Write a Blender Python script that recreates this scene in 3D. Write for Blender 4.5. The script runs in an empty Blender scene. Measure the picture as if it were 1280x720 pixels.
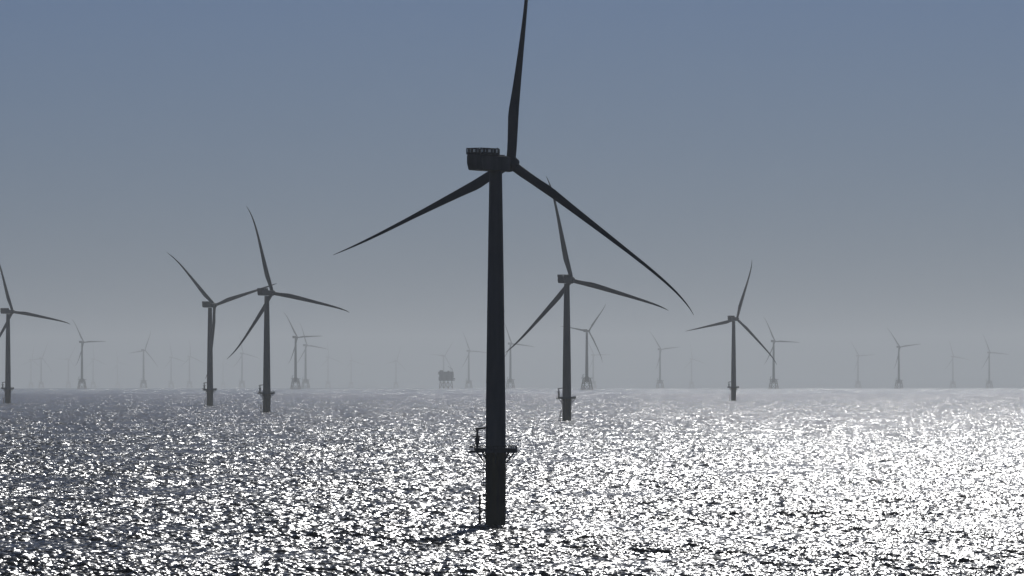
import bpy, bmesh, math, random
import numpy as np
from mathutils import Vector, Matrix

random.seed(7)
R_ = math.radians
S = bpy.context.scene
COL = S.collection

# ------------------------------------------------------------------ camera
F = 8000.0                  # focal length in 1280-wide pixels (a 225 mm lens)
Y0 = 464.6                  # picture row of the eye level
CAM_H = 25.9                # eye height over the near sea
cam_d = bpy.data.cameras.new("camera")
cam = bpy.data.objects.new("camera", cam_d)
COL.objects.link(cam)
cam_d.sensor_width = 36.0
cam_d.lens = 36.0 * F / 1280.0
cam_d.clip_start = 1.0
cam_d.clip_end = 120000.0
cam.location = (0, 0, CAM_H)
cam.rotation_euler = (math.pi / 2 + math.atan((Y0 - 360.0) / F), 0, 0)
S.camera = cam

# ------------------------------------------------------------------ light
SUN_EL, SUN_AZ = R_(30.5), R_(5.2)       # azimuth measured from +Y towards +X
SUN_STRENGTH = 2.0
SKY_STRENGTH = 0.05
EXPOSURE = -0.86
world = bpy.data.worlds.new("World")
S.world = world
world.use_nodes = True
nt = world.node_tree
nt.nodes.clear()
wo = nt.nodes.new('ShaderNodeOutputWorld')
bg = nt.nodes.new('ShaderNodeBackground')
sky = nt.nodes.new('ShaderNodeTexSky')
sky.sky_type = 'NISHITA'
sky.sun_disc = False
sky.sun_elevation = SUN_EL
sky.sun_rotation = SUN_AZ
sky.altitude = 0
sky.air_density = 1.0
sky.dust_density = 0.3
sky.ozone_density = 3.0
tint = nt.nodes.new('ShaderNodeMix')
tint.data_type = 'RGBA'
tint.blend_type = 'MULTIPLY'
tint.inputs[0].default_value = 1.0
# blue low down, greyer and darker overhead
tc = nt.nodes.new('ShaderNodeTexCoord')
sx = nt.nodes.new('ShaderNodeSeparateXYZ')
nt.links.new(tc.outputs['Generated'], sx.inputs[0])
el = nt.nodes.new('ShaderNodeMapRange')
el.inputs[1].default_value = 0.08
el.inputs[2].default_value = 0.40
el.clamp = True
nt.links.new(sx.outputs['Z'], el.inputs[0])
tm = nt.nodes.new('ShaderNodeMix')
tm.data_type = 'RGBA'
tm.inputs[6].default_value = (0.30, 0.455, 0.91, 1)
tm.inputs[7].default_value = (0.20, 0.245, 0.32, 1)
nt.links.new(el.outputs[0], tm.inputs[0])
nt.links.new(tm.outputs[2], tint.inputs[7])
nt.links.new(sky.outputs[0], tint.inputs[6])
nt.links.new(tint.outputs[2], bg.inputs[0])
bg.inputs[1].default_value = SKY_STRENGTH
nt.links.new(bg.outputs[0], wo.inputs[0])

sd = bpy.data.lights.new("sun", 'SUN')
sd.energy = SUN_STRENGTH
sd.angle = R_(0.5)
sd.color = (1.0, 0.985, 0.965)
sun = bpy.data.objects.new("sun", sd)
COL.objects.link(sun)
sdir = Vector((math.sin(SUN_AZ) * math.cos(SUN_EL), math.cos(SUN_AZ) * math.cos(SUN_EL), math.sin(SUN_EL)))
sun.rotation_euler = sdir.to_track_quat('Z', 'Y').to_euler()
sun.location = (0, 0, 500)

S.view_settings.view_transform = 'Standard'
S.view_settings.look = 'None'
S.view_settings.gamma = 1.0
S.view_settings.use_curve_mapping = False
S.view_settings.exposure = EXPOSURE
S.cycles.use_denoising = True
S.cycles.denoiser = 'OPENIMAGEDENOISE'
S.cycles.denoising_input_passes = 'RGB_ALBEDO_NORMAL'
S.cycles.max_bounces = 6
S.cycles.volume_bounces = 1
S.cycles.sample_clamp_indirect = 4.0

HAZE_DENSITY = 0.037 / 1000.0
HAZE_COLOR = (0.94, 0.985, 1.0, 1)
HAZE_G = 0.65

# ------------------------------------------------------------------ helpers
def link(o, parent=None):
    COL.objects.link(o)
    if parent is not None:
        o.parent = parent
    return o

def tag(o, label=None, cat=None, group=None, kind=None):
    if label: o['label'] = label
    if cat: o['category'] = cat
    if group: o['group'] = group
    if kind: o['kind'] = kind
    return o

def principled(name, color, rough=0.5, metallic=0.0, ior=1.5):
    m = bpy.data.materials.new(name)
    m.use_nodes = True
    p = m.node_tree.nodes['Principled BSDF']
    p.inputs['Base Color'].default_value = (*color, 1)
    p.inputs['Roughness'].default_value = rough
    p.inputs['Metallic'].default_value = metallic
    p.inputs['IOR'].default_value = ior
    return m

def worn(name, c1, c2, scale, rough=0.5):
    """paint with faint streaks of dirt running down it"""
    m = principled(name, c1, rough)
    n = m.node_tree
    p = n.nodes['Principled BSDF']
    tc = n.nodes.new('ShaderNodeTexCoord')
    mp = n.nodes.new('ShaderNodeMapping')
    mp.inputs['Scale'].default_value = (1, 1, 0.12)
    no = n.nodes.new('ShaderNodeTexNoise')
    no.inputs['Scale'].default_value = scale
    no.inputs['Detail'].default_value = 5
    cr = n.nodes.new('ShaderNodeValToRGB')
    cr.color_ramp.elements[0].position = 0.42
    cr.color_ramp.elements[1].position = 0.68
    cr.color_ramp.elements[0].color = (*c1, 1)
    cr.color_ramp.elements[1].color = (*c2, 1)
    n.links.new(tc.outputs['Object'], mp.inputs[0])
    n.links.new(mp.outputs[0], no.inputs['Vector'])
    n.links.new(no.outputs[0], cr.inputs[0])
    n.links.new(cr.outputs[0], p.inputs['Base Color'])
    return m

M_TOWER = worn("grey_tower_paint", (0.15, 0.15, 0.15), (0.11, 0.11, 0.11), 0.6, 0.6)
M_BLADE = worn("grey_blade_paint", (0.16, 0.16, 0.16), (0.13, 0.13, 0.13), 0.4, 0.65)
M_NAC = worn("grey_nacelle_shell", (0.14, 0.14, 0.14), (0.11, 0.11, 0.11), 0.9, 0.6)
M_STEEL = worn("galvanised_steel", (0.10, 0.10, 0.10), (0.07, 0.065, 0.06), 2.0, 0.6)
M_TP = worn("stained_steel_pile", (0.13, 0.10, 0.04), (0.05, 0.04, 0.025), 0.8, 0.6)
M_HULL = worn("weathered_topside_paint", (0.28, 0.27, 0.24), (0.15, 0.13, 0.11), 0.3, 0.7)

class MB:
    """collects solids, then links them as one mesh object"""
    def __init__(self):
        self.bm = bmesh.new()
    def box(self, x0, x1, y0, y1, z0, z1):
        v = [self.bm.verts.new((x, y, z)) for z in (z0, z1) for (x, y) in ((x0, y0), (x1, y0), (x1, y1), (x0, y1))]
        for f in ((3, 2, 1, 0), (4, 5, 6, 7), (0, 1, 5, 4), (1, 2, 6, 5), (2, 3, 7, 6), (3, 0, 4, 7)):
            self.bm.faces.new([v[i] for i in f])
        return self
    def loft(self, rings, cap=True):
        vs = [[self.bm.verts.new(p) for p in r] for r in rings]
        n = len(vs[0])
        for a, b in zip(vs, vs[1:]):
            for i in range(n):
                self.bm.faces.new((a[i], a[(i + 1) % n], b[(i + 1) % n], b[i]))
        if cap:
            self.bm.faces.new(list(reversed(vs[0])))
            self.bm.faces.new(vs[-1])
        return self
    def tube(self, a, b, ra, rb=None, n=10):
        rb = ra if rb is None else rb
        a, b = Vector(a), Vector(b)
        d = (b - a).normalized()
        u = d.orthogonal().normalized()
        w = d.cross(u)
        rings = []
        for p, r in ((a, ra), (b, rb)):
            rings.append([p + (u * math.cos(2 * math.pi * i / n) + w * math.sin(2 * math.pi * i / n)) * r for i in range(n)])
        return self.loft(rings)
    def lathe(self, prof, n=32, c=(0, 0)):
        rings = [[(c[0] + r * math.cos(2 * math.pi * i / n), c[1] + r * math.sin(2 * math.pi * i / n), z) for i in range(n)] for r, z in prof]
        return self.loft(rings)
    def ring(self, rad, z, tr, n=40, c=(0, 0)):
        """a round handrail"""
        m = 6
        vs = []
        for i in range(n):
            a = 2 * math.pi * i / n
            vs.append([self.bm.verts.new((c[0] + (rad + tr * math.cos(2 * math.pi * j / m)) * math.cos(a),
                                          c[1] + (rad + tr * math.cos(2 * math.pi * j / m)) * math.sin(a),
                                          z + tr * math.sin(2 * math.pi * j / m))) for j in range(m)])
        for i in range(n):
            A, B = vs[i], vs[(i + 1) % n]
            for j in range(m):
                self.bm.faces.new((A[j], B[j], B[(j + 1) % m], A[(j + 1) % m]))
        return self
    def build(self, name, mat, parent=None, smooth=False, bevel=0.0):
        bmesh.ops.recalc_face_normals(self.bm, faces=self.bm.faces)
        if bevel:
            bmesh.ops.bevel(self.bm, geom=list(self.bm.edges), offset=bevel, segments=2, affect='EDGES', profile=0.5)
        me = bpy.data.meshes.new(name)
        self.bm.to_mesh(me)
        self.bm.free()
        me.materials.append(mat)
        if smooth:
            for p in me.polygons:
                p.use_smooth = True
            try:
                me.set_sharp_from_angle(angle=R_(40))
            except Exception:
                pass
        return link(bpy.data.objects.new(name, me), parent)

# ------------------------------------------------------------------ sea level
SEA_Y, SEA_W = 482.0, 14.0
def sea_z(r):
    """height of the calm sea at r metres from the viewer: the globe curving away"""
    r = np.maximum(np.asarray(r, dtype=np.float64), 1.0)
    s = F / r
    L = Y0 + CAM_H * s
    y = 0.5 * (L + SEA_Y + np.sqrt((L - SEA_Y) ** 2 + SEA_W ** 2))
    return CAM_H - (y - Y0) / s

def place(px, s):
    """point of the sea surface in picture column px, s pixels per metre away"""
    Y = F / s
    X = (px - 640.0) / F * Y
    return Vector((X, Y, float(sea_z(math.hypot(X, Y)))))

# ------------------------------------------------------------------ sea
def wave_tile(n, L, hs, seed, wind, lp, lmin):
    rng = np.random.default_rng(seed)
    k1 = np.fft.fftfreq(n, L / n) * 2 * np.pi
    kx, ky = np.meshgrid(k1, k1, indexing='xy')
    k = np.hypot(kx, ky); k[0, 0] = 1
    kp = 2 * np.pi / lp
    sp = np.exp(-1.25 * (kp / k) ** 2) / k ** 3.45         # 2-D spectrum
    cosw = (kx * math.cos(wind) + ky * math.sin(wind)) / k
    sp *= 0.25 + 0.75 * cosw ** 2
    sp *= np.exp(-(k * lmin / (2 * np.pi)) ** 2)
    sp[0, 0] = 0
    h = np.sqrt(sp) * np.exp(2j * np.pi * rng.random((n, n)))
    z = np.fft.ifft2(h).real
    sc = hs / 4.0 / z.std()
    z *= sc
    dx = np.fft.ifft2(-1j * kx / k * h).real * sc
    dy = np.fft.ifft2(-1j * ky / k * h).real * sc
    return np.stack([dx, dy, z], -1).astype(np.float32), L

def sample(tile, x, y, rot):
    T, L = tile
    n = T.shape[0]
    c, s_ = math.cos(rot), math.sin(rot)
    u = ((x * c + y * s_) / L * n) % n
    v = ((-x * s_ + y * c) / L * n) % n
    i, j = np.floor(u).astype(np.int32), np.floor(v).astype(np.int32)
    fu, fv = (u - i)[:, None].astype(np.float32), (v - j)[:, None].astype(np.float32)
    i %= n; j %= n
    i1, j1 = (i + 1) % n, (j + 1) % n
    r = (T[j, i] * (1 - fu) + T[j, i1] * fu) * (1 - fv) + (T[j1, i] * (1 - fu) + T[j1, i1] * fu) * fv
    dx = r[:, 0] * c - r[:, 1] * s_
    dy = r[:, 0] * s_ + r[:, 1] * c
    return dx, dy, r[:, 2]

def build_sea():
    rr = [20.0, 60, 150, 300, 450, 550, 620, 670, 700]
    d = 700.0
    while d < 9000:
        d += 0.30 * (d / 800.0) ** 1.2
        rr.append(d)
    while d < 60000:
        d *= 1.01
        rr.append(d)
    rr = np.array(rr)
    fine = R_(6.2)
    nf = 960
    a = list(np.linspace(-fine, fine, nf))
    side = []
    st, cur = (2 * fine / nf), fine
    while cur < math.pi - 0.05:
        st *= 1.25
        st = min(st, 0.12)
        cur += st
        side.append(cur)
    side = [x for x in side if x < math.pi - 0.02]
    aa = np.array([-x for x in reversed(side)] + a + side)
    nr, na = len(rr), len(aa)
    r = np.repeat(rr, na)
    az = np.tile(aa, nr)
    x, y = r * np.sin(az), r * np.cos(az)
    t1 = wave_tile(1024, 263.0, 0.76, 3, R_(80), 11.0, 0.26)
    t2 = wave_tile(512, 101.0, 0.24, 11, R_(140), 2.0, 0.25)
    amp = np.clip((fine * 1.08 - np.abs(az)) / (fine * 0.08), 0, 1) * np.clip((r - 680) / 50, 0, 1) * np.clip((16000 - r) / 6000, 0, 1)
    t3 = wave_tile(256, 1700.0, 4.0, 21, R_(20), 160.0, 50.0)     # rougher and calmer patches
    on = amp > 0
    g = sample(t3, x[on] * 1.6, y[on], 0.5)[2]
    amp[on] *= np.clip(1.0 + 0.18 * g, 0.6, 1.3)
    X, Yv, Z = x.copy(), y.copy(), sea_z(r)
    for t, rot in ((t1, 0.35), (t2, -0.9)):
        dx, dy, dz = sample(t, x[on], y[on], rot)
        X[on] += dx * amp[on] * 0.8
        Yv[on] += dy * amp[on] * 0.8
        Z[on] += dz * amp[on]
    co = np.stack([X, Yv, Z], -1).astype(np.float32)
    idx = np.arange(nr * na, dtype=np.int32).reshape(nr, na)
    q = np.stack([idx[:-1, :-1], idx[:-1, 1:], idx[1:, 1:], idx[1:, :-1]], -1).reshape(-1, 4)
    # close the ring behind the viewer
    qc = np.stack([idx[:-1, -1], idx[:-1, 0], idx[1:, 0], idx[1:, -1]], -1)
    q = np.concatenate([q, qc])[:, ::-1]
    me = bpy.data.meshes.new("sea")
    me.vertices.add(len(co))
    me.vertices.foreach_set('co', co.ravel())
    me.loops.add(q.size)
    me.loops.foreach_set('vertex_index', np.ascontiguousarray(q).ravel())
    me.polygons.add(len(q))
    me.polygons.foreach_set('loop_start', np.arange(0, q.size, 4, dtype=np.int32))
    me.polygons.foreach_set('loop_total', np.full(len(q), 4, dtype=np.int32))
    me.polygons.foreach_set('use_smooth', np.ones(len(q), dtype=bool))
    me.update(calc_edges=True)
    # slopes of the waves too short for the mesh at this distance go into the ripple shading
    at = me.attributes.new('fine_slope', 'FLOAT', 'POINT')
    at.data.foreach_set('value', (np.clip((r - 1800) / 6000, 0, 1) ** 0.8 * 1.15).astype(np.float32))
    print('sea', nr, na, len(co))
    return me

def sea_material():
    m = principled("sea_water", (0.004, 0.007, 0.009), 0.21, 0.0, 1.333)
    n = m.node_tree
    p = n.nodes['Principled BSDF']
    L = n.links
    geo = n.nodes.new('ShaderNodeNewGeometry')
    def noise(scale, detail, rough, stretch=(1, 1, 1)):
        mp = n.nodes.new('ShaderNodeMapping')
        mp.inputs['Scale'].default_value = stretch
        no = n.nodes.new('ShaderNodeTexNoise')
        no.inputs['Scale'].default_value = scale
        no.inputs['Detail'].default_value = detail
        no.inputs['Roughness'].default_value = rough
        L.new(geo.outputs['Position'], mp.inputs[0])
        L.new(mp.outputs[0], no.inputs['Vector'])
        return no
    ripples = noise(2.6, 4.0, 0.68, (0.7, 1.2, 1))
    sub = n.nodes.new('ShaderNodeVectorMath'); sub.operation = 'SUBTRACT'
    sub.inputs[1].default_value = (0.5, 0.5, 0.5)
    L.new(ripples.outputs['Color'], sub.inputs[0])
    # gusts: the small ripples are stronger in some patches than in others
    gust = noise(0.035, 4.0, 0.6, (1, 0.4, 1))
    mr = n.nodes.new('ShaderNodeMapRange')
    mr.inputs[1].default_value = 0.35; mr.inputs[2].default_value = 0.65
    mr.inputs[3].default_value = RIPPLE * 0.35; mr.inputs[4].default_value = RIPPLE * 1.35
    L.new(gust.outputs[0], mr.inputs[0])
    fa = n.nodes.new('ShaderNodeAttribute'); fa.attribute_name = 'fine_slope'
    sm = n.nodes.new('ShaderNodeMath'); sm.operation = 'ADD'
    # wind streaks: cat's paws a few metres wide and far longer along the wind
    paw = noise(0.13, 3.0, 0.6, (1, 0.07, 1))
    pm = n.nodes.new('ShaderNodeMapRange')
    pm.inputs[1].default_value = 0.36; pm.inputs[2].default_value = 0.64
    pm.inputs[3].default_value = -0.35; pm.inputs[4].default_value = 2.1
    L.new(paw.outputs[0], pm.inputs[0])
    fm = n.nodes.new('ShaderNodeMath'); fm.operation = 'MULTIPLY'
    L.new(fa.outputs['Fac'], fm.inputs[0]); L.new(pm.outputs[0], fm.inputs[1])
    L.new(mr.outputs[0], sm.inputs[0]); L.new(fm.outputs[0], sm.inputs[1])
    mul = n.nodes.new('ShaderNodeVectorMath'); mul.operation = 'SCALE'
    L.new(sub.outputs[0], mul.inputs[0]); L.new(sm.outputs[0], mul.inputs['Scale'])
    flat = n.nodes.new('ShaderNodeVectorMath'); flat.operation = 'MULTIPLY'
    flat.inputs[1].default_value = (1, 1, 0)
    L.new(mul.outputs[0], flat.inputs[0])
    add = n.nodes.new('ShaderNodeVectorMath'); add.operation = 'ADD'
    L.new(geo.outputs['Normal'], add.inputs[0]); L.new(flat.outputs[0], add.inputs[1])
    nm = n.nodes.new('ShaderNodeVectorMath'); nm.operation = 'NORMALIZE'
    L.new(add.outputs[0], nm.inputs[0])
    L.new(nm.outputs[0], p.inputs['Normal'])
    return m
RIPPLE = 1.4
sea_me = build_sea()
sea_me.materials.append(sea_material())
tag(link(bpy.data.objects.new("sea", sea_me)), kind='structure')

# ------------------------------------------------------------------ haze
hz = MB().box(-62000, 62000, -3000, 62000, -200, 370)
hm = bpy.data.materials.new("sea_haze")
hm.use_nodes = True
hn = hm.node_tree
hn.nodes.clear()
ho = hn.nodes.new('ShaderNodeOutputMaterial')
hv = hn.nodes.new('ShaderNodeVolumePrincipled')
hv.inputs['Color'].default_value = HAZE_COLOR
hv.inputs['Density'].default_value = HAZE_DENSITY
hv.inputs['Anisotropy'].default_value = HAZE_G
hn.links.new(hv.outputs[0], ho.inputs['Volume'])
tag(hz.build('haze', hm), kind='stuff')

# ------------------------------------------------------------------ turbines
def blade_mb(R, k, slim):
    """blade along +Z from the hub, chord across X, coned forward (+Y)"""
    mb = MB()
    rings = []
    N = 30
    na = 16
    for i in range(N + 1):
        s = 0.022 + (1 - 0.022) * i / N
        chord = float(np.interp(s, [0, .04, .10, .20, .30, .45, .60, .75, .88, .96, 1.0],
                                [1.9, 1.9, 2.05, 2.65, 2.45, 1.95, 1.5, 1.12, .75, .42, .12])) * k
        if slim:
            chord *= float(np.interp(s, [0, .08, .3, .6, 1], [1, 1, .72, .58, .58]))
        thick = float(np.interp(s, [0, .05, .12, .22, .4, .7, 1.0], [1.0, .98, .72, .42, .27, .20, .16]))
        blend = float(np.interp(s, [0, .05, .2], [1, 1, 0]))
        twist = R_(float(np.interp(s, [0, .1, .25, .5, 1], [16, 16, 12, 5, 0])))
        off = R * (0.126 * s - 0.096 * s ** 8)
        ring = []
        for j in range(na):
            a = 2 * math.pi * j / na
            cx = 0.5 * math.cos(a)
            xx = 0.5 - cx                                     # 0 leading edge .. 1 trailing edge
            ny = 0.5 * thick * (math.sin(a) if blend == 1 else
                                math.sin(a) * (blend + (1 - blend) * (1.15 * math.sqrt(max(1 - xx, 0.0)) * 0.9 + 0.1)))
            lx = cx + (1 - blend) * (-0.22)                   # leading edge near the pitch axis
            X, Yy = lx * chord, ny * chord
            X, Yy = X * math.cos(twist) - Yy * math.sin(twist), X * math.sin(twist) + Yy * math.cos(twist)
            ring.append((X, Yy + off, s * R))
        rings.append(ring)
    mb.loft(rings)
    return mb

def nacelle(k, root, T):
    mb = MB()
    prof = [(-8.35, 1.80, 0.9, 1.9), (-8.25, 1.85, -0.1, 1.9), (-7.75, 1.85, -1.34, 1.9), (-4.0, 1.9, -1.42, 1.9), (1.5, 1.85, -1.42, 1.85), (3.2, 1.65, -1.30, 1.70), (3.7, 1.3, -1.0, 1.3)]
    rings = []
    for y, w, z0, z1 in prof:
        c = 0.22
        pts = [(-w + c, z0), (w - c, z0), (w, z0 + c), (w, z1 - c), (w - c, z1), (-w + c, z1), (-w, z1 - c), (-w, z0 + c)]
        rings.append([(x * k, y * k, z * k) for x, z in pts])
    mb.loft(rings)
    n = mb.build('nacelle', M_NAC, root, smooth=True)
    n.location = (0, 0, T)
    rl = MB()
    x0, x1, y0, y1 = -1.95 * k, 1.95 * k, -8.25 * k, -1.6 * k
    zb, zt = 1.92 * k, 3.30 * k
    rl.box(x0, x1, y0, y1, zb, zb + 0.14 * k)
    t = 0.075 * k
    for z in (zb + 0.45 * k, zt):
        rl.box(x0, x1, y0 - t, y0 + t, z - t, z + t); rl.box(x0, x1, y1 - t, y1 + t, z - t, z + t)
        rl.box(x0 - t, x0 + t, y0 + t, y1 - t, z - t + .002, z + t - .002); rl.box(x1 - t, x1 + t, y0 + t, y1 - t, z - t + .002, z + t - .002)
    q = 0
    y = y0
    rnd = random.Random(3)
    while y < y1 + 0.01:
        w = (0.11, 0.07, 0.20, 0.09, 0.13, 0.24, 0.08)[q % 7] * k
        for x in (x0, x1):
            rl.box(x - t * .6, x + t * .6, y - w, y + w, zb + 0.141 * k, zt - t)
        y += (y1 - y0) / 16; q += 1
    for i in range(7):
        x = x0 + (x1 - x0) * (i + .5) / 7
        for yy in (y0, y1):
            rl.box(x - .06 * k, x + .06 * k, yy - t * .6, yy + t * .6, zb + 0.141 * k, zt - t)
    for x in (x0, x1):     # lower kick panels and the equipment box inside the rail
        rl.box(x - .03 * k, x + .03 * k, y0 + .1, y1 - .1, zb + 0.142 * k, zb + 0.42 * k)
    h = rl.build('hoist_platform', M_STEEL, n)
    ms = MB().tube((1.2 * k, -1.2 * k, 1.80 * k), (1.2 * k, -1.2 * k, 3.6 * k), .06 * k)
    ms.box(.95 * k, 1.45 * k, -1.26 * k, -1.14 * k, 3.3 * k, 3.45 * k)
    ms.build('weather_mast', M_STEEL, n)
    cb = MB().box(-1.1 * k, 0.9 * k, -0.9 * k, 2.2 * k, 1.86 * k, 2.12 * k)
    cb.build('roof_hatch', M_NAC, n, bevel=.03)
    return n

def hub(k, root, T, R):
    ov = 5.4 * k
    prof = [(0.75, -1.75), (1.40, -1.70), (1.58, -1.1), (1.64, -0.2), (1.58, 0.6), (1.30, 1.1), (1.0, 1.4), (0.9, 1.75), (0.78, 2.15), (0.4, 2.5), (0.06, 2.58)]
    rings = []
    n = 28
    for r, y in prof:
        rings.append([(r * k * math.cos(2 * math.pi * i / n), y * k, r * k * math.sin(2 * math.pi * i / n)) for i in range(n)])
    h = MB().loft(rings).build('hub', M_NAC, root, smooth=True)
    h.rotation_mode = 'YXZ'
    bl = None
    for i in range(3):
        if bl is None:
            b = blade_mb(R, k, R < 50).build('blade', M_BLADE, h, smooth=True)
            bl = b
        else:
            b = link(bl.copy(), h)
        b.rotation_euler = (0, i * 2 * math.pi / 3, 0)
    return h

def aim(root, k, T, yaw, theta, tilt=6.5):
    tilt = R_(tilt)
    ax = Vector((math.sin(R_(yaw)), math.cos(R_(yaw)), 0))
    for c in root.children:
        kd = c.name.split('.')[0]
        if kd == 'nacelle':
            c.rotation_euler = (0, 0, -R_(yaw))
        if kd == 'hub':
            c.location = Vector((0, 0, T + 0.35 * k)) + ax * 5.4 * k
            c.rotation_euler = (tilt, R_(theta), -R_(yaw))

def access_platform(root, z, rt, ext, k, side_ext=0.8):
    """round deck with handrail, brackets, and a davit on the left"""
    pb = MB()
    rad = ext
    pb.lathe([(rt + 0.003, z), (rad, z), (rad, z + 0.42 * k), (rt + 0.003, z + 0.42 * k)], 28)
    pb.box(-rad - side_ext, -rad * 0.80, -1.1 * k, 1.1 * k, z - .02, z + 0.402 * k)
    p = pb.build('access_platform', M_STEEL, root)
    rl = MB()
    nrail = 34
    for zz in (z + 0.75 * k, z + 1.30 * k):
        rl.ring(rad - .08, zz, 0.085 * k, 32)
    rl.lathe([(rad - .02, z + .423 * k), (rad + .03, z + .423 * k), (rad + .03, z + .68 * k), (rad - .02, z + .68 * k), (rad - .02, z + .424 * k)], 32)
    for i in range(nrail):
        a = 2 * math.pi * i / nrail
        x, y = (rad - .08) * math.cos(a), (rad - .08) * math.sin(a)
        rl.tube((x, y, z + .2 * k), (x, y, z + 1.32 * k), .075 * k, n=6)
    for yy in (-1.05 * k, 1.05 * k):
        rl.tube((-rad - side_ext + .05, yy, z + 1.28 * k), (-rad + .3, yy, z + 1.28 * k), .05 * k, n=6)
        for q in range(3):
            x = -rad - side_ext + .08 + q * side_ext * .5
            rl.tube((x, yy, z + .2 * k), (x, yy, z + 1.30 * k), .05 * k, n=6)
    rl.tube((-rad - side_ext + .05, -1.05 * k, z + 1.28 * k), (-rad - side_ext + .05, 1.05 * k, z + 1.28 * k), .05 * k, n=6)
    rl.build('handrail', M_STEEL, p)
    for i in range(8):
        a = 2 * math.pi * i / 8
        c, s_ = math.cos(a), math.sin(a)
        br = MB()
        br.tube((rt * .98 * c, rt * .98 * s_, z - 2.1 * k), (rad * .86 * c, rad * .86 * s_, z + .05), .17 * k, n=8)
        br.build('bracket', M_STEEL, p)
    return p

def davit(root, x, z, k):
    d = MB()
    d.tube((x, 0, z + .25 * k), (x, 0, z + 4.9 * k), .30 * k, .24 * k, 12)
    d.tube((x, 0, z + 1.6 * k), (x, 0, z + 3.0 * k), .50 * k, .44 * k, 12)
    d.tube((x - .35 * k, 0, z + 4.75 * k), (x + 1.75 * k, .25 * k, z + 4.95 * k), .24 * k, .2 * k, 8)
    d.tube((x - 0.1, 0, z + 3.9 * k), (x - .85 * k, 0.2 * k, z + 4.65 * k), .09 * k, n=6)
    d.box(x - .9 * k, x + .85 * k, -.16 * k, .16 * k, z + 3.05 * k, z + 3.32 * k)
    c = d.build('davit_crane', M_STEEL, root, smooth=True)
    return c

def boat_landing(root, rt, ztop, k):
    b = MB()
    x0 = -rt - 1.15 * k
    for yy in (-.9 * k, .9 * k):
        b.tube((x0, yy, -2.5), (x0, yy, ztop * .42), .20 * k, n=8)
        for zz in np.linspace(1.0, ztop * .40, 4):
            b.tube((x0, yy, zz), (-rt * .9, yy, zz + .25), .11 * k, n=6)
    for i in range(20):
        zz = 0.3 + i * (ztop * .41) / 20
        b.tube((x0, -.35 * k, zz), (x0, .35 * k, zz), .04 * k, n=5)
    for yy in (-.35 * k, .35 * k):
        b.tube((x0, yy, -1.0), (x0, yy, ztop * .42), .06 * k, n=6)
    b.build('boat_landing', M_TP, root)
    l = MB()
    x1 = -rt - .42 * k
    for yy in (-.3 * k, .3 * k):
        l.tube((x1, yy, ztop * .36), (x1, yy, ztop), .06 * k, n=6)
    z = ztop * .38
    while z < ztop:
        l.tube((x1, -.3 * k, z), (x1, .3 * k, z), .035 * k, n=5)
        z += .45 * k
    for zz in np.linspace(ztop * .42, ztop * .95, 4):
        l.box(x1, -rt * .95, -.1, .1, zz - .08, zz + .08)
    rest = ztop * .56
    l.box(x1 - 1.1 * k, -rt * .9, -.8 * k, .8 * k, rest - .08, rest + .06)
    l.build('ladder', M_STEEL, root)

def tower_mb(z0, z1, rb, rt_, flanges=3):
    prof = [(rb * 1.03, z0), (rb * 1.03, z0 + .35), (rb, z0 + .36)]
    for i in range(1, flanges + 1):
        t = i / (flanges + 1)
        z = z0 + (z1 - z0) * t
        r = rb + (rt_ - rb) * t ** 1.25
        prof += [(r, z - .12), (r * 1.012, z - .11), (r * 1.012, z + .11), (r, z + .12)]
    prof += [(rt_, z1)]
    return MB().lathe(prof, 40)

def make_monopile(R, T, k, platz, kn, name='wind_turbine'):
    root = bpy.data.objects.new(name, None)
    root.empty_display_size = 5
    link(root)
    rt = 2.05 * k
    MB().lathe([(rt, -6), (rt, platz - 1.2), (rt * 1.04, platz - 1.1), (rt * 1.04, platz)], 40).build('monopile', M_TP, root, smooth=True)
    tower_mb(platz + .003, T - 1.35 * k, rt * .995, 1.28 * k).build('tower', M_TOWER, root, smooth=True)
    access_platform(root, platz, rt * 1.04, 4.35 * k, k)
    davit(root, -3.7 * k, platz, k)
    boat_landing(root, rt, platz, k)
    nacelle(kn, root, T)
    hub(k, root, T, R)
    return root

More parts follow.
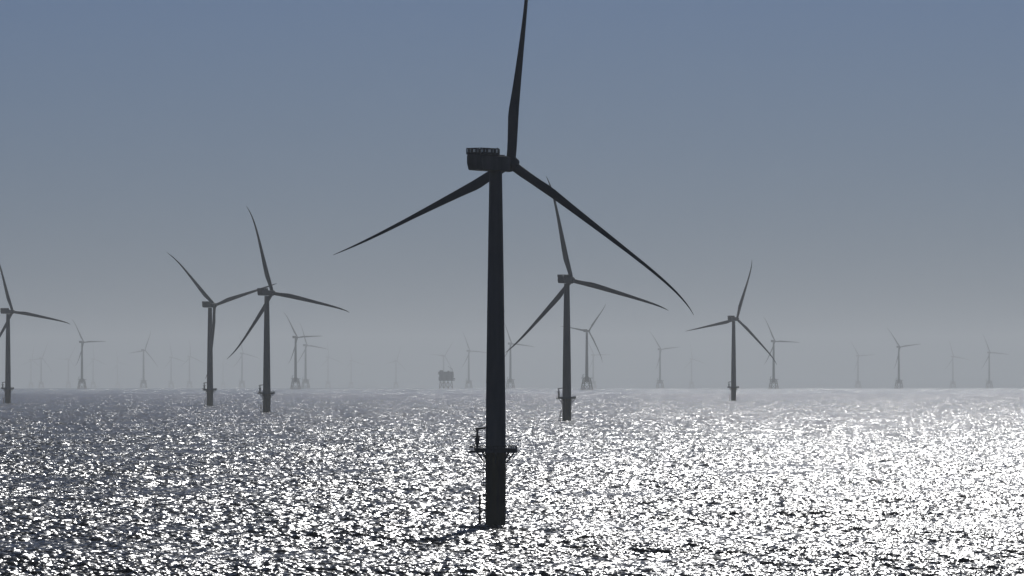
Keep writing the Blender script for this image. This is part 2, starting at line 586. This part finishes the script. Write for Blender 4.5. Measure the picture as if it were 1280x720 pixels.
def make_jacket(R, T, k, jz, name='jacket_wind_turbine'):
    root = bpy.data.objects.new(name, None)
    root.empty_display_size = 5
    link(root)
    j = MB()
    b0, b1 = 9.2, 5.2
    def leg(sx, sy, z):
        t = (z + 8) / (jz + 8)
        w = b0 + (b1 - b0) * t
        return Vector((sx * w, sy * w, z))
    cs = [(-1, -1), (1, -1), (1, 1), (-1, 1)]
    rot = Matrix.Rotation(R_(18), 4, 'Z')
    for sx, sy in cs:
        j.tube(rot @ leg(sx, sy, -8), rot @ leg(sx, sy, jz), .85, .75, 12)
    lv = [-6.0, jz * .5, jz - 1.5]
    for a, b in zip(cs, cs[1:] + cs[:1]):
        for z0, z1 in zip(lv, lv[1:]):
            j.tube(rot @ leg(*a, z0), rot @ leg(*b, z1), .42, n=8)
            j.tube(rot @ leg(*b, z0), rot @ leg(*a, z1), .42, n=8)
        j.tube(rot @ leg(*a, jz - .8), rot @ leg(*b, jz - .8), .5, n=8)
    for sx, sy in cs:                                      # struts up to the central can
        j.tube(rot @ leg(sx, sy, jz - .2), (sx * 1.2, sy * 1.2, jz + 3.4), .7, .8, 10)
    j.build('jacket_foundation', M_TP, root)
    rt = 3.1
    MB().lathe([(rt, jz - 5), (rt, jz + 4.2)], 32).build('transition_piece', M_TP, root, smooth=True)
    d = MB().box(-8, 8, -8, 8, jz + .7, jz + 1.05)
    deck = d.build('access_platform', M_STEEL, root)
    deck.rotation_euler = (0, 0, R_(18))
    rl = MB()
    for z in (jz + 1.7, jz + 2.3):
        for sgn in (-1, 1):
            rl.tube((-7.9, 7.9 * sgn, z), (7.9, 7.9 * sgn, z), .08, n=5)
            rl.tube((7.9 * sgn, -7.9, z), (7.9 * sgn, 7.9, z), .08, n=5)
    for i in range(9):
        t = -7.9 + 15.8 * i / 8
        for sgn in (-1, 1):
            rl.tube((t, 7.9 * sgn, jz + 1.0), (t, 7.9 * sgn, jz + 2.32), .08, n=5)
            rl.tube((7.9 * sgn, t, jz + 1.0), (7.9 * sgn, t, jz + 2.32), .08, n=5)
    rl.build('handrail', M_STEEL, deck)
    davit(root, -6.6, jz + .8, 1.35)
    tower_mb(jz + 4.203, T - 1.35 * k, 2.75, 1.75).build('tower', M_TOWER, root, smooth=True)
    nacelle(1.0, root, T)
    hub(k, root, T, R)
    return root

def dup(root):
    r = link(root.copy())
    for ch in root.children:
        c = link(ch.copy(), r)
        for g in ch.children:
            link(g.copy(), c)
    return r

def base_row(px, s):
    p = place(px, s)
    return Y0 + (CAM_H - p.z) * s

def top_z(px, s, hub_row):
    """hub height that puts the hub in picture row hub_row"""
    p = place(px, s)
    return CAM_H - (hub_row - Y0) / s - p.z

# the near turbine
S0 = 7.405
K0 = 0.84
mainT = top_z(620, S0, 203.5) - 0.30
main = make_monopile(42.3, mainT, K0, 12.3, K0 * 0.94)
main.location = place(619.6, S0)
aim(main, K0, mainT, 33.5, 8.6, 9.5)
tag(main, 'huge black silhouetted turbine nearest the camera, its upper blade running out of the picture', 'wind turbine', 'offshore wind turbines')

# mid-distance turbines on single piles: column, pixels per metre, yaw, rotor angle, label
mono = [
 (708.5, 350, 2.32, 25, -13, 'dark turbine just right of the huge tower, one blade tip crossing behind the big blade'),
 (333.5, 366, 1.917, 32, -17, 'taller of the two overlapping dark turbines left of the huge one'),
 (262.5, 381.5, 1.58, 31, -46, 'shorter of the two overlapping dark turbines, lowest blade hanging along its tower'),
 (917.0, 398.5, 1.300, 31, 18.5, 'grey turbine on the right with one blade level to the left, no lattice base'),
 (10.0, 389.5, 1.44, 32, -19, 'dark turbine at the left border, its left blades cut off'),
]
MK = 1.2
MT = 78.0
proto = None
for px, hy, s, yaw, th, lab in mono:
    if proto is None:
        proto = make_monopile(60.0, MT, MK, 12.2, 1.0)
        o = proto
    else:
        o = dup(proto)
    o.location = place(px, s)
    f = top_z(px, s, hy) / (MT + 0.42)
    o.scale = (f, f, f)
    print('mono %.0f scale %.3f base %.1f' % (px, f, base_row(px, s)))
    aim(o, MK, MT, yaw, th)
    tag(o, lab, 'wind turbine', 'offshore wind turbines')

# far turbines on lattice jackets: column, hub row, pixels per metre, yaw, rotor angle, label
far = [
 (733.5, 414, .84, 33, 38, 'lattice-based turbine right behind the dark turbine beside the huge tower'),
 (967.0, 427, .64, 33, -27, 'lattice-based turbine whose tower stands behind the blade tip of the grey turbine on the right'),
 (369.5, 422, .66, 33, -32, 'larger of two lattice-based turbines close together right of the overlapping pair'),
 (102.5, 428, .60, 33, -31, 'lattice-based turbine touched by the blade tip of the turbine at the left border'),
 (1123.5, 434, .54, 33, -37, 'clearest of the four far lattice-based turbines at the far right'),
 (638.0, 430, .53, 30, -22, 'far turbine close behind the right edge of the huge nearest tower'),
 (382.0, 432, .48, 33, -20, 'smaller and paler of two lattice-based turbines close together right of the overlapping pair'),
 (825.0, 437, .47, 33, -36, 'pale turbine midway between the huge tower and the grey turbine on the right'),
 (1236.5, 441, .44, 33, -24, 'rightmost far turbine, near the right border'),
 (179.5, 438, .44, 33, 22, 'pale turbine with one blade nearly upright, standing alone left of the overlapping pair'),
 (586.0, 439, .43, 33, -24, 'pale turbine between the offshore substation and the huge nearest tower'),
 (302.5, 442, .38, 33, -14, 'faint turbine between the towers of the overlapping pair'),
 (1072.5, 445, .37, 33, -33, 'faint turbine left of the clearest lattice-based turbine on the far right'),
 (1191.0, 446, .37, 33, -18, 'faint turbine just left of the rightmost far turbine'),
 (554.5, 445, .36, 33, 35, 'faint turbine rising directly behind the offshore substation'),
 (51.5, 448, .35, 33, 24, 'faint turbine halfway between the left border turbine and the lattice-based one beside it'),
 (741.5, 444, .37, 33, -30, 'faint turbine half hidden behind a lattice-based turbine and its downward blade'),
 (237.0, 446, .34, 33, -5, 'right one of two very faint turbines just left of the overlapping pair'),
 (214.0, 447, .33, 33, -12, 'left one of two very faint turbines just left of the overlapping pair'),
 (864.5, 449, .33, 33, -10, 'very faint turbine just left of the grey turbine on the right'),
 (495.0, 451, .33, 33, 18, 'very faint turbine standing alone in the haze left of the offshore substation'),
 (410.0, 447, .32, 33, -8, 'very faint turbine in the haze right of the two close lattice-based turbines'),
 (439.0, 451, .31, 33, -12, 'ghostly turbine alone in the haze below the left blade tip of the huge one'),
 (85.5, 449, .32, 33, 30, 'ghostly turbine just left of the lattice-based one on the far left'),
 (116.5, 449, .32, 33, -6, 'ghostly turbine just right of the lattice-based one on the far left'),
 (38.8, 450, .31, 33, 10, 'ghostly turbine nearest to the dark turbine at the left border'),
 (147.0, 453, .29, 33, -15, 'ghostly turbine in the haze left of the lone one with an upright blade'),
 (279.0, 454, .28, 33, -9, 'ghostly turbine between the shorter overlapping turbine and the faint one beside it'),
]
JT = 102.0
FAR_K = 0.66        # metres away per picture size: these are taller machines, farther off
jp = None
for px, hy, s, yaw, th, lab in far:
    s *= FAR_K * (s / 0.6) ** 0.5 if s < 0.6 else FAR_K
    if jp is None:
        jp = make_jacket(60.0, JT, MK, 19.5)
        o = jp
    else:
        o = dup(jp)
    o.location = place(px, s)
    f = top_z(px, s, hy) / JT
    o.scale = (f, f, f)
    print('far %.0f s=%.2f scale %.2f base row %.1f' % (px, s, f, base_row(px, s)))
    aim(o, MK, JT, yaw, th)
    tag(o, lab, 'wind turbine', 'offshore wind turbines')

# ------------------------------------------------------------------ substation
def substation():
    root = bpy.data.objects.new('offshore_substation', None)
    link(root)
    root.location = place(557.5, .40)
    root.scale = (1.12, 1.12, 1.25)
    top, base = 45.0, 22.0
    m = MB().box(-20.5, 20.5, -13, 13, base, base + 7.2).box(-19, 21.5, -12.4, 12.4, base + 7.6, base + 14.6)
    m.box(-21.5, 21.0, -12.8, 12.8, base + 15.0, base + 21.5)
    m.box(-18, -8, -8, 6, base + 21.52, base + 25).box(4, 10, -5, 5, base + 21.52, base + 24)
    m.box(-22, 22, -13.6, 13.6, base + 7.21, base + 7.58).box(-22.4, 23, -13.6, 13.6, base + 14.61, base + 14.98)
    t = m.build('topside', M_HULL, root)
    dk = MB().box(-19.5, 24.5, -12, 12, base - 1.2, base - .02).box(20.6, 25.5, -9, 9, base + 2, base + 5)
    dk.build('cellar_deck', M_STEEL, root)
    j = MB()
    xs, ys = (-16, -5.5, 5.5, 16), (-10, 10)
    for y in ys:
        for x in xs:
            j.tube((x * 1.2, y * 1.15, -8), (x, y, base - 1), 1.0, .9, 10)
        for a, b in zip(xs, xs[1:]):
            j.tube((a * 1.15, y * 1.1, 1), (b, y, base - 3), .5, n=8)
            j.tube((b * 1.15, y * 1.1, 1), (a, y, base - 3), .5, n=8)
    for x in (xs[0], xs[-1]):
        j.tube((x * 1.15, -11, 1), (x, 10, base - 3), .5, n=8)
        j.tube((x * 1.15, 11, 1), (x, -10, base - 3), .5, n=8)
    j.build('jacket_foundation', M_TP, root)
    c = MB().tube((17, -4, base + 21.5), (17, -4, base + 29), .9, .7, 10).tube((17, -4, base + 28), (6, -4, base + 35), .5, .3, 8)
    c.build('deck_crane', M_STEEL, root)
    a = MB().tube((13, 3, base + 21.5), (13, 3, base + 36), .4, .15, 8)
    a.build('antenna_mast', M_STEEL, root)
    tag(root, 'boxy offshore substation platform on a lattice jacket, pale left of the nearest tower', 'offshore platform')
substation()
